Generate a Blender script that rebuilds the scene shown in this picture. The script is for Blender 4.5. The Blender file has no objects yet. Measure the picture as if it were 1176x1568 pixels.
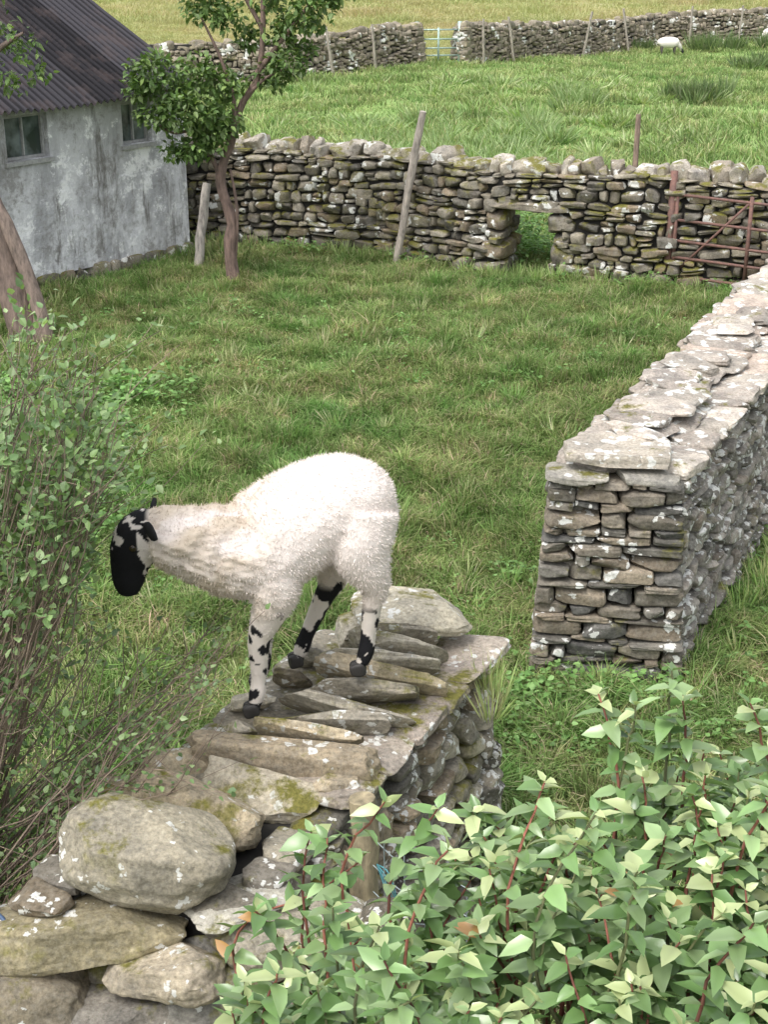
import bpy, math, numpy as np
from mathutils import Vector, Matrix, Euler
R0=np.random.default_rng(11)
def U(a,b,n=None): return R0.uniform(a,b,n)
scene=bpy.context.scene
COLL=scene.collection
# ------------------------------------------------------------------ helpers
def mk(name,V,F,col=None,mat=None,smooth=True,parent=None,link=True,sharp=None):
    V=np.asarray(V,dtype=np.float32); F=np.asarray(F,dtype=np.int32)
    me=bpy.data.meshes.new(name); k=F.shape[1]; M=F.shape[0]
    me.vertices.add(len(V)); me.vertices.foreach_set('co',V.ravel())
    me.loops.add(M*k); me.loops.foreach_set('vertex_index',F.ravel())
    me.polygons.add(M); me.polygons.foreach_set('loop_start',np.arange(M,dtype=np.int32)*k)
    me.update(calc_edges=True)
    me.polygons.foreach_set('use_smooth',np.full(M,smooth))
    if col is not None:
        a=me.attributes.new('Col','FLOAT_COLOR','POINT')
        c=np.ones((len(V),4),dtype=np.float32); c[:,:3]=col; a.data.foreach_set('color',c.ravel())
    me.update()
    if sharp:
        try: me.set_sharp_from_angle(angle=math.radians(sharp))
        except Exception as e: print(e)
    if mat: me.materials.append(mat)
    if not link: return me
    ob=bpy.data.objects.new(name,me); COLL.objects.link(ob)
    if parent: ob.parent=parent
    return ob
def empty(name,loc=(0,0,0)):
    e=bpy.data.objects.new(name,None); e.empty_display_size=.2; COLL.objects.link(e); return e
class B:
    def __init__(s): s.V=[];s.F=[];s.C=[];s.n=0
    def add(s,V,F,C):
        V=np.asarray(V,float)
        s.V.append(V); s.F.append(np.asarray(F,int)+s.n)
        C=np.asarray(C,float)
        if C.ndim==1: C=np.tile(C,(len(V),1))
        s.C.append(C); s.n+=len(V)
    def make(s,name,mat,smooth=True,parent=None,link=True,sharp=None):
        return mk(name,np.vstack(s.V),np.vstack(s.F),np.vstack(s.C),mat,smooth,parent,link,sharp)
_T={}
def cubegrid(n):
    if n in _T: return _T[n]
    g=np.linspace(-1,1,n); vs=[];fs=[];o=0
    for ax in range(3):
        for sg in (-1,1):
            a,b=np.meshgrid(g,g,indexing='ij')
            p=np.zeros((n*n,3)); p[:,ax]=sg; p[:,(ax+1)%3]=a.ravel(); p[:,(ax+2)%3]=b.ravel()
            i=np.arange(n*n).reshape(n,n)
            q=np.stack([i[:-1,:-1],i[1:,:-1],i[1:,1:],i[:-1,1:]],-1).reshape(-1,4)
            if sg<0: q=q[:,::-1]
            vs.append(p);fs.append(q+o);o+=n*n
    V=np.vstack(vs);F=np.vstack(fs)
    u,inv=np.unique(np.round(V,5),axis=0,return_inverse=True)
    inv=np.asarray(inv).reshape(-1)
    _T[n]=(u,inv[F]); return _T[n]
def snoise(P,seed,freq,octs=3):
    r=np.random.default_rng(seed); out=np.zeros(len(P)); a=1.
    for o in range(octs):
        for j in range(4):
            d=r.normal(size=3); d/=np.linalg.norm(d)
            out+=a*.35*np.sin(P@d*freq*r.uniform(.7,1.3)+r.uniform(0,6.28))
        freq*=2.1;a*=.55
    return out
def stone(b,c,h,rot=(0,0,0),k=5.,n=5,cuts=5,amp=.06,col=(.25,.24,.22),freq=2.5,octs=2,lo=.74,hi=1.08):
    P,F=cubegrid(n); P=P.copy()
    P=P/((np.abs(P)**k).sum(1)**(1/k))[:,None]
    sd=int(R0.integers(1e9))
    r=np.random.default_rng(sd)
    P=P*(1+amp*snoise(P,sd,freq,octs)[:,None])
    for i in range(cuts):
        nn=r.normal(size=3); nn/=np.linalg.norm(nn)
        d=r.uniform(lo,hi)*(1+.35*(1-np.abs(nn).max())*2); e=np.maximum(0,P@nn-d); P-=e[:,None]*nn
    P=P+amp*.4*np.stack([snoise(P,sd+j,freq*2.6,octs) for j in (1,2,3)],1)
    P=P*np.asarray(h)
    M=np.array(Euler(rot).to_matrix())
    P=P@M.T+np.asarray(c)
    b.add(P,F,col)
def tube(b,pts,rad,sides=6,col=(.2,.15,.1),cap=True,ry=None):
    pts=np.asarray(pts,float); n=len(pts); rad=np.asarray(rad,float)
    if rad.ndim==0: rad=np.full(n,float(rad))
    ry=rad if ry is None else np.asarray(ry,float)
    T=np.gradient(pts,axis=0); T/=np.linalg.norm(T,axis=1,keepdims=True)+1e-9
    ref=np.array([0,0,1.]) if abs(T[0,2])<.9 else np.array([0,1.,0])
    V=[]
    a=np.linspace(0,2*np.pi,sides,endpoint=False)
    X=np.cross(T[0],ref); X/=np.linalg.norm(X)
    for i in range(n):
        X=X-T[i]*(X@T[i]); X/=np.linalg.norm(X)+1e-9
        Y=np.cross(X,T[i])
        V.append(pts[i]+np.outer(np.cos(a)*ry[i],X)+np.outer(np.sin(a)*rad[i],Y))
    F=[]
    for i in range(n-1):
        for j in range(sides):
            k=(j+1)%sides
            F.append([i*sides+j,i*sides+k,(i+1)*sides+k,(i+1)*sides+j])
    V=np.vstack(V)
    if cap and sides%2==0:
        V=np.vstack([V,pts[0],pts[-1]]); m=n*sides
        for j in range(0,sides,2):
            F.append([m,(j+2)%sides,j+1,j]); F.append([m+1,(n-1)*sides+j,(n-1)*sides+j+1,(n-1)*sides+(j+2)%sides])
    b.add(V,F,col)
def spline(pts,n):
    pts=np.asarray(pts,float); t=np.linspace(0,len(pts)-1,n); out=[]
    for x in t:
        i=min(int(x),len(pts)-2); f=x-i
        p0=pts[max(i-1,0)];p1=pts[i];p2=pts[i+1];p3=pts[min(i+2,len(pts)-1)]
        out.append(.5*((2*p1)+(-p0+p2)*f+(2*p0-5*p1+4*p2-p3)*f*f+(-p0+3*p1-3*p2+p3)*f**3))
    return np.array(out)
def leaves(b,pos,dr,L,wr,col,curve=.25,fold=.25,edge=1.0,up=None):
    N=len(pos)
    if N==0: return
    pos=np.asarray(pos,float)
    dr=dr/(np.linalg.norm(dr,axis=1,keepdims=True)+1e-9)
    if up is None: up=np.tile([0,0,1.],(N,1))+R0.normal(size=(N,3))*.35
    S=np.cross(dr,up); S/=np.linalg.norm(S,axis=1,keepdims=True)+1e-9
    Up=np.cross(S,dr)
    ts=np.array([0,.28,.28,.28,.65,.65,.65,1.]); ws=np.array([0,-.5,0,.5,-.38,0,.38,0])
    L=np.asarray(L)[:,None]
    zz=(np.abs(ws)*fold*2*.5*wr - curve*ts**2)
    V=pos[:,None,:]+dr[:,None,:]*(ts[None,:]*L)[:,:,None]+S[:,None,:]*((ws*wr)[None,:]*L)[:,:,None]+Up[:,None,:]*(zz[None,:]*L)[:,:,None]
    f=np.array([[0,2,1],[0,3,2],[1,2,5],[1,5,4],[2,3,6],[2,6,5],[4,5,7],[5,6,7]])
    F=(f[None]+(np.arange(N)*8)[:,None,None]).reshape(-1,3)
    cm=np.where(np.abs(ws)>0,edge,1.)
    C=(col[:,None,:]*cm[None,:,None]).reshape(-1,3)
    b.add(V.reshape(-1,3),F,C)
# ------------------------------------------------------------------ materials
def newmat(name):
    m=bpy.data.materials.new(name); m.use_nodes=True; nt=m.node_tree
    for n in list(nt.nodes): nt.nodes.remove(n)
    return m,nt
class NT:
    def __init__(s,nt): s.nt=nt
    def n(s,t,**kw):
        x=s.nt.nodes.new(t)
        for k,v in kw.items(): setattr(x,k,v)
        return x
    def l(s,a,b): s.nt.links.new(a,b)
    def noise(s,scale,detail=4,vec=None,rough=.55,dist=0):
        x=s.n('ShaderNodeTexNoise'); x.inputs['Scale'].default_value=scale; x.inputs['Detail'].default_value=detail
        x.inputs['Roughness'].default_value=rough; x.inputs['Distortion'].default_value=dist
        if vec: s.l(vec,x.inputs['Vector'])
        return x.outputs['Fac']
    def mr(s,v,a,b,c=0,d=1):
        x=s.n('ShaderNodeMapRange'); x.inputs[1].default_value=a;x.inputs[2].default_value=b;x.inputs[3].default_value=c;x.inputs[4].default_value=d
        s.l(v,x.inputs[0]); return x.outputs[0]
    def mix(s,f,a,b,mode='MIX'):
        x=s.n('ShaderNodeMix',data_type='RGBA',blend_type=mode)
        for i,v in ((0,f),(6,a),(7,b)):
            if isinstance(v,(int,float)): x.inputs[i].default_value=v
            elif isinstance(v,tuple): x.inputs[i].default_value=(*v,1)
            else: s.l(v,x.inputs[i])
        return x.outputs[2]
    def math(s,op,a,b=0.):
        x=s.n('ShaderNodeMath',operation=op)
        for i,v in ((0,a),(1,b)):
            if isinstance(v,(int,float)): x.inputs[i].default_value=v
            else: s.l(v,x.inputs[i])
        return x.outputs[0]
def pos_out(T): return T.n('ShaderNodeNewGeometry')
def stone_mat(name,lichen=.5,moss=.3,tint=(1,1,1),lscale=22,bd=.012):
    m,nt=newmat(name);T=NT(nt)
    g=pos_out(T);P=g.outputs['Position']
    c=T.n('ShaderNodeVertexColor',layer_name='Col').outputs[0]
    n1=T.noise(7,5,P,.65);n2=T.noise(70,5,P,.75)
    c=T.mix(1.,c,T.mix(T.mr(n1,.3,.7),(.58,.57,.55),(1.3,1.24,1.12)),'MULTIPLY')
    c=T.mix(1.,c,T.mix(T.mr(n2,.3,.7),(.5,.5,.5),(1.45,1.45,1.45)),'MULTIPLY')
    c=T.mix(1.,c,tint,'MULTIPLY')
    nv=T.n('ShaderNodeTexNoise');nv.inputs['Scale'].default_value=lscale*1.3;nv.inputs['Detail'].default_value=4;T.l(P,nv.inputs['Vector'])
    vm=T.n('ShaderNodeVectorMath',operation='SCALE');vm.inputs[3].default_value=1.5/lscale;T.l(nv.outputs['Color'],vm.inputs[0])
    va=T.n('ShaderNodeVectorMath',operation='ADD');T.l(P,va.inputs[0]);T.l(vm.outputs[0],va.inputs[1])
    vo=T.n('ShaderNodeTexVoronoi');vo.inputs['Scale'].default_value=lscale;T.l(va.outputs[0],vo.inputs['Vector'])
    sc=T.n('ShaderNodeSeparateColor');T.l(vo.outputs['Color'],sc.inputs[0])
    clus=T.mr(T.noise(3.5,3,P,.6),.40,.62)
    thr=T.math('ADD',sc.outputs[0],T.math('MULTIPLY',T.math('SUBTRACT',clus,.5),.35))
    rad=T.mr(thr,1-.62*lichen,1,.0,.78)
    lm=T.mr(T.math('SUBTRACT',rad,vo.outputs['Distance']),0,.08)
    lm=T.math('MULTIPLY',lm,T.mr(n2,.32,.52,.45,1))
    l3=T.noise(lscale*.9,6,P,.75)
    c=T.mix(T.math('MULTIPLY',T.mr(l3,.45,.72),.55*lichen+.1),c,(.44,.43,.38))
    c=T.mix(lm,c,(.66,.66,.62))
    sx=T.n('ShaderNodeSeparateXYZ');T.l(g.outputs['Normal'],sx.inputs[0])
    mz=T.mr(sx.outputs[2],.1,.8)
    mf=T.noise(5,6,P,.7)
    mm=T.math('MULTIPLY',T.mr(mf,.62-.15*moss,.70-.15*moss),T.math('ADD',T.math('MULTIPLY',mz,.7),.25))
    c=T.mix(mm,c,T.mix(T.mr(n2,.3,.7),(.07,.07,.012),(.22,.205,.045)))
    bs=T.n('ShaderNodeBsdfPrincipled');T.l(c,bs.inputs['Base Color']);bs.inputs['Roughness'].default_value=.92;bs.inputs['Specular IOR Level'].default_value=.2
    bp=T.n('ShaderNodeBump');bp.inputs['Strength'].default_value=1.;bp.inputs['Distance'].default_value=bd
    T.l(T.math('ADD',T.noise(26,9,P,.75),T.math('MULTIPLY',lm,.12)),bp.inputs['Height']);T.l(bp.outputs[0],bs.inputs['Normal'])
    o=T.n('ShaderNodeOutputMaterial');T.l(bs.outputs[0],o.inputs[0]);return m
def leaf_mat(name,rough=.45,trans=.3,vary=.5,nsc=3.,spec=.4):
    m,nt=newmat(name);T=NT(nt);P=pos_out(T).outputs['Position']
    c=T.n('ShaderNodeVertexColor',layer_name='Col').outputs[0]
    c=T.mix(1.,c,T.mix(T.noise(nsc,2,P),(1-vary,1-vary,1-vary),(1+vary,1+vary,1+vary)),'MULTIPLY')
    bs=T.n('ShaderNodeBsdfPrincipled');T.l(c,bs.inputs['Base Color']);bs.inputs['Roughness'].default_value=rough
    bs.inputs['Specular IOR Level'].default_value=spec
    tr=T.n('ShaderNodeBsdfTranslucent');T.l(T.mix(1.,c,(1.2,1.3,.6),'MULTIPLY'),tr.inputs[0])
    mx=T.n('ShaderNodeMixShader');mx.inputs[0].default_value=trans;T.l(bs.outputs[0],mx.inputs[1]);T.l(tr.outputs[0],mx.inputs[2])
    o=T.n('ShaderNodeOutputMaterial');T.l(mx.outputs[0],o.inputs[0]);return m
def field_zone(T,P):
    s=T.n('ShaderNodeSeparateXYZ');T.l(P,s.inputs[0])
    q=T.math('SUBTRACT',s.outputs[1],T.math('MULTIPLY',s.outputs[0],.85))
    return T.mr(q,36.5,39.5),s
def grass_tint(T,P):
    a=T.noise(.9,3,P,.65);c2=T.noise(3.2,3,P,.7)
    c=T.mix(T.mr(a,.3,.7),(.62,.80,.64),(1.38,1.08,1.22))
    c=T.mix(T.mr(c2,.54,.70,0,.8),c,(1.95,1.35,1.75))
    c=T.mix(T.mr(c2,.46,.32,0,.75),c,(.50,.72,.46))
    return c
def blade_mat():
    m,nt=newmat('grass_blades');T=NT(nt);P=pos_out(T).outputs['Position']
    z,s=field_zone(T,P)
    c=T.n('ShaderNodeVertexColor',layer_name='Col').outputs[0]
    c=T.mix(1.,c,grass_tint(T,P),'MULTIPLY')
    yl=T.mix(T.mr(T.noise(.25,4,P,.7),.4,.62),(.36,.39,.18),(.47,.40,.24))
    c=T.mix(T.math('MULTIPLY',z,.85),c,yl)
    d=T.n('ShaderNodeBsdfDiffuse');T.l(c,d.inputs[0]);tr=T.n('ShaderNodeBsdfTranslucent');T.l(T.mix(1.,c,(1.2,1.22,.8),'MULTIPLY'),tr.inputs[0])
    mx=T.n('ShaderNodeMixShader');mx.inputs[0].default_value=.35;T.l(d.outputs[0],mx.inputs[1]);T.l(tr.outputs[0],mx.inputs[2])
    o=T.n('ShaderNodeOutputMaterial');T.l(mx.outputs[0],o.inputs[0]);return m
def ground_mat():
    m,nt=newmat('pasture_ground');T=NT(nt);P=pos_out(T).outputs['Position']
    z,s=field_zone(T,P)
    n=T.noise(14,8,P,.75)
    c=T.mix(T.mr(n,.3,.7),(.06,.09,.03),(.22,.28,.11))
    c=T.mix(1.,c,grass_tint(T,P),'MULTIPLY')
    far=T.mr(s.outputs[1],16,19)
    c2=T.mix(T.mr(T.noise(2.2,9,P,.8),.3,.7),(.18,.30,.09),(.35,.46,.18))
    c=T.mix(far,c,c2)
    mp=T.n('ShaderNodeMapping');mp.inputs['Scale'].default_value=(.12,.5,1);T.l(P,mp.inputs[0])
    yl=T.mix(T.mr(T.noise(.8,6,mp.outputs[0],.7),.35,.65),(.34,.41,.18),(.49,.41,.26))
    c=T.mix(z,c,yl)
    bs=T.n('ShaderNodeBsdfDiffuse');T.l(c,bs.inputs[0])
    bp=T.n('ShaderNodeBump');bp.inputs['Distance'].default_value=.04;T.l(T.noise(22,6,P,.7),bp.inputs['Height']);T.l(bp.outputs[0],bs.inputs['Normal'])
    o=T.n('ShaderNodeOutputMaterial');T.l(bs.outputs[0],o.inputs[0]);return m
def simple(name,col,rough=.8,metal=0,nscale=20,var=.35,bump=.3,col2=None,stretch=None,bd=.01,spec=.5):
    m,nt=newmat(name);T=NT(nt);P=T.n('ShaderNodeTexCoord').outputs['Object']
    if stretch:
        mp=T.n('ShaderNodeMapping');mp.inputs['Scale'].default_value=stretch;T.l(P,mp.inputs[0]);P=mp.outputs[0]
    f=T.noise(nscale,6,P,.65)
    c2=col2 or tuple(x*(1-var) for x in col)
    c=T.mix(T.mr(f,.35,.65),c2,col)
    bs=T.n('ShaderNodeBsdfPrincipled');T.l(c,bs.inputs['Base Color']);bs.inputs['Roughness'].default_value=rough;bs.inputs['Metallic'].default_value=metal;bs.inputs['Specular IOR Level'].default_value=spec
    bp=T.n('ShaderNodeBump');bp.inputs['Strength'].default_value=bump;bp.inputs['Distance'].default_value=bd;T.l(f,bp.inputs['Height']);T.l(bp.outputs[0],bs.inputs['Normal'])
    o=T.n('ShaderNodeOutputMaterial');T.l(bs.outputs[0],o.inputs[0]);return m
M_far=stone_mat('drystone_mossy',.42,.85,(.76,.74,.72),12)
M_back=stone_mat('drystone_distant',.25,.3,(.78,.76,.72),5)
M_right=stone_mat('drystone_lichen',1.05,.2,(.9,.9,.9),26)
M_cope=stone_mat('cope_lichen',.7,.15,(1,.99,.98),22)
M_pil=stone_mat('drystone_slate',.24,.2,(.8,.8,.8),26)
M_near=stone_mat('drystone_lichen_near',.34,.6,(.88,.87,.84),46,.009)
M_rub=stone_mat('boulder_lichen',.24,.62,(.80,.79,.75),55,.010)
M_core=simple('dark_shade_fill',(.03,.028,.024),1,0,20)  # near-black colour stands in for the shade between wall stones
M_blade=blade_mat();M_ground=ground_mat()
M_leaf=leaf_mat('tree_leaf',.5,.25,.6,3.)
M_leafn=leaf_mat('shrub_leaf',.4,.3,.35,6.)
M_leafg=leaf_mat('glossy_shrub_leaf',.25,.2,.3,7.,.6)
M_weed=leaf_mat('weed_leaf',.5,.3,.5,2.)
def bark_mat(name,rough=.9):
    m,nt=newmat(name);T=NT(nt);P=pos_out(T).outputs['Position']
    mp=T.n('ShaderNodeMapping');mp.inputs['Scale'].default_value=(1,1,.25);T.l(P,mp.inputs[0])
    c=T.n('ShaderNodeVertexColor',layer_name='Col').outputs[0];f=T.noise(28,6,mp.outputs[0],.7)
    c=T.mix(1.,c,T.mix(T.mr(f,.3,.7),(.4,.4,.4),(1.5,1.45,1.4)),'MULTIPLY')
    bs=T.n('ShaderNodeBsdfPrincipled');T.l(c,bs.inputs['Base Color']);bs.inputs['Roughness'].default_value=rough
    bp=T.n('ShaderNodeBump');bp.inputs['Strength'].default_value=.8;bp.inputs['Distance'].default_value=.015;T.l(f,bp.inputs['Height']);T.l(bp.outputs[0],bs.inputs['Normal'])
    o=T.n('ShaderNodeOutputMaterial');T.l(bs.outputs[0],o.inputs[0]);return m
M_bark=bark_mat('bark');
# ------------------------------------------------------------------ ground
def gz(x,y):
    x=np.asarray(x,float);y=np.asarray(y,float)
    z=.03*np.sin(x*.9+1)*np.sin(y*.7)*np.clip((y-5.5)/2,0,1)*np.clip((16-y)/3,0,1)
    z=z+np.clip(y-60,0,None)*.02+np.clip(y-160,0,None)**1.15*.06*(1+.3*np.sin(x*.006))
    z=z+.12*np.sin(x*.35+y*.2)*np.clip((y-20)/10,0,1)*np.clip((60-y)/20,0,1)
    return z
xs=np.concatenate([-np.geomspace(1500,12,26),np.linspace(-11,11,56),np.geomspace(12,1500,26)])
ys=np.concatenate([-np.geomspace(900,6,14),np.linspace(-5,20,64),np.geomspace(21,1800,48)])
XX,YY=np.meshgrid(xs,ys,indexing='ij')
i=np.arange(XX.size).reshape(XX.shape)
mk('ground',np.stack([XX.ravel(),YY.ravel(),gz(XX,YY).ravel()],1),np.stack([i[:-1,:-1],i[1:,:-1],i[1:,1:],i[:-1,1:]],-1).reshape(-1,4),None,M_ground)
def grass_patch(name,size,N,h,w,pal,lean=.6,seed=0,patchy=True,clump=0):
    r=np.random.default_rng(seed)
    x=r.uniform(-size/2,size/2,N);y=r.uniform(-size/2,size/2,N)
    if clump:
        cx=r.uniform(-size/2,size/2,clump);cy=r.uniform(-size/2,size/2,clump);ch=r.uniform(.5,2.1,clump);cr=r.uniform(.03,.09,clump)*size/1.3
        nC=int(N*.6);ci=r.integers(clump,size=nC)
        x[:nC]=cx[ci]+r.normal(size=nC)*cr[ci];y[:nC]=cy[ci]+r.normal(size=nC)*cr[ci]
    P=np.stack([x,y,np.zeros(N)],1)
    nz=snoise(P,seed+5,6/size*2,3)
    H=h*r.uniform(.45,1.2,N)*(1+.35*nz*patchy)
    if clump: H[:nC]*=ch[ci]
    H=np.clip(H,h*.2,h*2.6)
    a=r.uniform(0,6.283,N)
    if clump: a[:nC]=np.arctan2(y[:nC]-cy[ci],x[:nC]-cx[ci])+r.normal(size=nC)*.6
    d=np.stack([np.cos(a),np.sin(a),0*a],1)
    b2=a+r.uniform(-.8,.8,N)+1.57;sd=np.stack([np.cos(b2),np.sin(b2),0*a],1)
    ln=(lean*r.uniform(.2,1.3,N)*H)[:,None]
    W=(w*r.uniform(.6,1.3,N))[:,None]
    z=np.array([0,0,1.])
    v0=P-sd*W/2-z*.01;v1=P+sd*W/2-z*.01
    m=P+d*ln*.35+z*(H*.6)[:,None]
    v2=m-sd*W*.42;v3=m+sd*W*.42
    v4=P+d*ln*1.1+z*H[:,None]*r.uniform(.6,1.,N)[:,None]
    V=np.stack([v0,v1,v2,v3,v4],1).reshape(-1,3)
    f=np.array([[0,1,3],[0,3,2],[2,3,4]])
    F=(f[None]+(np.arange(N)*5)[:,None,None]).reshape(-1,3)
    pal=np.array(pal);ci2=pal[r.choice(len(pal),N,p=None)]*r.uniform(.7,1.3,(N,1))
    if clump:
        ct=r.uniform(.65,1.25,clump); ci2[:nC]*=ct[ci][:,None]
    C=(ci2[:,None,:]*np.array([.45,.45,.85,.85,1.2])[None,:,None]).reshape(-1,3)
    return mk(name,V,F,C,M_blade,False,None,False)
PAL=[(.20,.32,.10),(.235,.36,.12),(.27,.39,.145),(.175,.29,.09),(.35,.41,.19),(.43,.41,.26),(.20,.34,.11),(.25,.37,.135)]
PALF=[(.27,.40,.155),(.32,.455,.185),(.35,.475,.205),(.25,.37,.145),(.41,.475,.245)]
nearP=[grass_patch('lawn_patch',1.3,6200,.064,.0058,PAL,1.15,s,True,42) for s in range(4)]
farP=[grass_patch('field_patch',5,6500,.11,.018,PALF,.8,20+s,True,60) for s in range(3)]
lawn=empty('grass')
def inst(me,x,y,s,sz=1.,par=lawn,nm='blades'):
    o=bpy.data.objects.new(nm,me);COLL.objects.link(o);o.location=(x,y,float(gz(x,y)));o.rotation_euler=(0,0,U(0,6.28))
    o.scale=(s,s,s*sz);o.parent=par;return o
for iy in range(17):
    y=2.0+iy*.95
    hw=y*.3+1.2
    n=int(2*hw/.95)+1
    for ix in range(n):
        x=-hw+ix*.95+U(-.1,.1)
        if y>15.8: continue
        inst(nearP[int(R0.integers(4))],x,y+U(-.1,.1),1.,U(.7,1.45))
for y in np.arange(17.5,58,3.6):
    hw=y*.3+3
    for x in np.arange(-hw,hw,3.6):
        inst(farP[int(R0.integers(3))],x,y,1.,U(.8,1.3))
for y in np.arange(60,95,7.):
    hw=y*.3+5
    for x in np.arange(-hw,hw,7.2): inst(farP[int(R0.integers(3))],x,y,2.,1.)
# ------------------------------------------------------------------ dry stone walls
class Path:
    def __init__(s,pts):
        s.p=np.array(pts,float);d=np.linalg.norm(np.diff(s.p,axis=0),axis=1);s.s=np.concatenate([[0],np.cumsum(d)]);s.L=s.s[-1]
    def at(s,t):
        p=np.array([np.interp(t,s.s,s.p[:,0]),np.interp(t,s.s,s.p[:,1])])
        a=np.array([np.interp(t+.05,s.s,s.p[:,0]),np.interp(t+.05,s.s,s.p[:,1])]);b=np.array([np.interp(t-.05,s.s,s.p[:,0]),np.interp(t-.05,s.s,s.p[:,1])])
        d=a-b;d/=np.linalg.norm(d)+1e-9;return p,d
GREY=[(.25,.235,.205),(.30,.285,.25),(.19,.18,.165),(.36,.34,.30),(.27,.23,.18),(.15,.145,.135),(.40,.38,.33),(.31,.26,.20)]
def scol(pal=GREY): return np.array(pal[int(R0.integers(len(pal)))])*U(.75,1.15)
def drywall(name,pts,H,hb,ht,crs,lens,mat,W=None,sides=(-1,1),ends=(),skip=None,n=5,cope=None,pal=GREY,depth=.16,amp=.06,k=5,jit=.012,corelist=None,extra=None,gap=.006,wob=.015,cmat=None,lo=.74):
    pa=Path(pts);b=B();par=empty(name)
    def Wd(d): return np.array(W) if W is not None else np.array([d[1],-d[0]])
    hw=lambda z: hb+(ht-hb)*min(max(z/H,0),1)
    for sd in sides:
        z=-.02
        ph=U(0,6)
        while z<H-.02:
            ch=min(U(*crs),H-z+.01);s=0
            while s<pa.L-.02:
                ln=min(U(*lens)*(1 if ch<np.mean(crs) else .8),pa.L-s)
                c2=ch*U(.85,1.25);sc=s+ln/2
                pieces=[(sc,z+ch/2,ln,c2)]
                if ch>.085 and U(0,1)<.25: pieces=[(sc,z+ch*.27,ln,c2*.5),(sc,z+ch*.77,ln,c2*.5)]
                for (sc_,zc,l_,h_) in pieces:
                    if skip and skip(sc_,zc,l_/2): continue
                    p,d=pa.at(sc_);w=Wd(d);dp=depth*U(.8,1.2)
                    q=p+w*sd*(hw(zc)-dp/2+U(-jit,jit))
                    zz=zc+wob*(math.sin(sc_*2.7+zc*5+ph)+.6*math.sin(sc_*6.1+ph*2+zc*9))
                    stone(b,(q[0],q[1],zz+float(gz(*q))),(l_/2-gap/2,dp/2,h_/2-gap/2),(U(-.08,.08),U(-.14,.14),math.atan2(d[1],d[0])+U(-.12,.12)),k*U(.7,1.3),n,int(R0.integers(4,9)),amp,scol(pal),2.5,2,lo)
                s+=ln
            z+=ch
    for e in ends:
        z=-.02;s0=0 if e==0 else pa.L;p,d=pa.at(s0);w=Wd(d)
        sg=-1 if e==0 else 1
        while z<H-.02:
            ch=min(U(*crs),H-z+.01);t=-hw(z)
            while t<hw(z)-.03:
                ln=U(*lens)*.9
                if hw(z)-(t+ln)<.07: ln=hw(z)-t
                dp=depth*1.1*U(.8,1.2)
                q=p+w*(t+ln/2)-d*sg*(dp/2-.0+U(-jit,jit)-.03)
                stone(b,(q[0],q[1],z+ch/2+float(gz(*q))),(ln/2-gap/2,dp/2,ch/2-gap/2),(U(-.03,.03),U(-.03,.03),math.atan2(w[1],w[0])+U(-.05,.05)),k*1.3,n+2,int(R0.integers(2,6)),amp*.8,scol(pal))
                t+=ln
            z+=ch
    if extra: extra(b)
    if cope:
        if cmat: c_=B();cope(c_,pa,Wd,hw);c_.make('coping',cmat,True,par,True,32)
        else: cope(b,pa,Wd,hw)
    b.make('stones',mat,True,par,True,32)
    cb=B()
    for (s0,s1,z0,z1) in (corelist or [(0.1,pa.L-.1,0,H-.04)]):
        ss=np.linspace(s0,s1,max(2,int((s1-s0)/.4)))
        V=[]
        for s in ss:
            p,d=pa.at(s);w=Wd(d)
            for (sg,z) in ((-1,z0),(1,z0),(1,z1),(-1,z1)):
                q=p+w*sg*(hw(z)-.09);V.append((q[0],q[1],z-.05 if z==0 else z))
        F=[]
        for i in range(len(ss)-1):
            for j in range(4): F.append([i*4+j,i*4+(j+1)%4,i*4+4+(j+1)%4,i*4+4+j])
        F.append([0,3,2,1]);m=4*(len(ss)-1);F.append([m,m+1,m+2,m+3])
        cb.add(V,F,(.05,.05,.05))
    cb.make('dark_gap_core',M_core,False,par)  # solid dark box inside the wall, painted so the gaps look shaded
    return par
# enclosure wall (middle distance) with sheep creep hole
PF=[(-3.9,16.55),(-2.15,16.05),(-1.0,15.75),(0.1,15.4),(1.2,14.45),(2.7,13.9),(4.6,13.35),(7.5,12.6)]
pf=Path(PF); s_h=None
for t in np.linspace(0,pf.L,400):
    if pf.at(t)[0][0]>=1.50: s_h=t;break
def skipF(s,z,hl): return abs(s-s_h)<.24+hl*.6 and z<.66
def copeF(b,pa,Wd,hw):
    s=0
    while s<pa.L:
        ln=U(.10,.28);p,d=pa.at(s+ln/2);w=Wd(d);h=U(.08,.17)
        stone(b,(p[0]+U(-.03,.03),p[1]+U(-.03,.03),1.0+h*.5+float(gz(*p))),(ln*.52,.17,h*.62),(U(-.2,.2),U(-.4,.3),math.atan2(d[1],d[0])+U(-.3,.3)),5.5,8,10,.09,scol([(.44,.42,.38),(.52,.50,.46),(.38,.35,.31),(.55,.53,.50)]),2.5,2,.66);s+=ln*.9
def extraF(b):
    p,d=pf.at(s_h);yaw=math.atan2(d[1],d[0])
    w=np.array([d[1],-d[0]])
    for o in (.16,-.1): 
        q=p+w*o; stone(b,(q[0],q[1],.70),(.42,.13,.045),(0,.03,yaw),6,9,6,.05,(.30,.28,.24))
    for sg in(-1,1):
        z=0
        for hh in (.13,.2,.11,.2):
            q=p+d*sg*(.32+U(0,.03))
            stone(b,(q[0],q[1],z+hh/2),(.09+U(0,.05),.30,hh/2),(0,0,yaw+U(-.08,.08)),5,9,7,.06,scol([(.25,.235,.205),(.19,.18,.165),(.27,.23,.18)]));z+=hh
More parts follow.
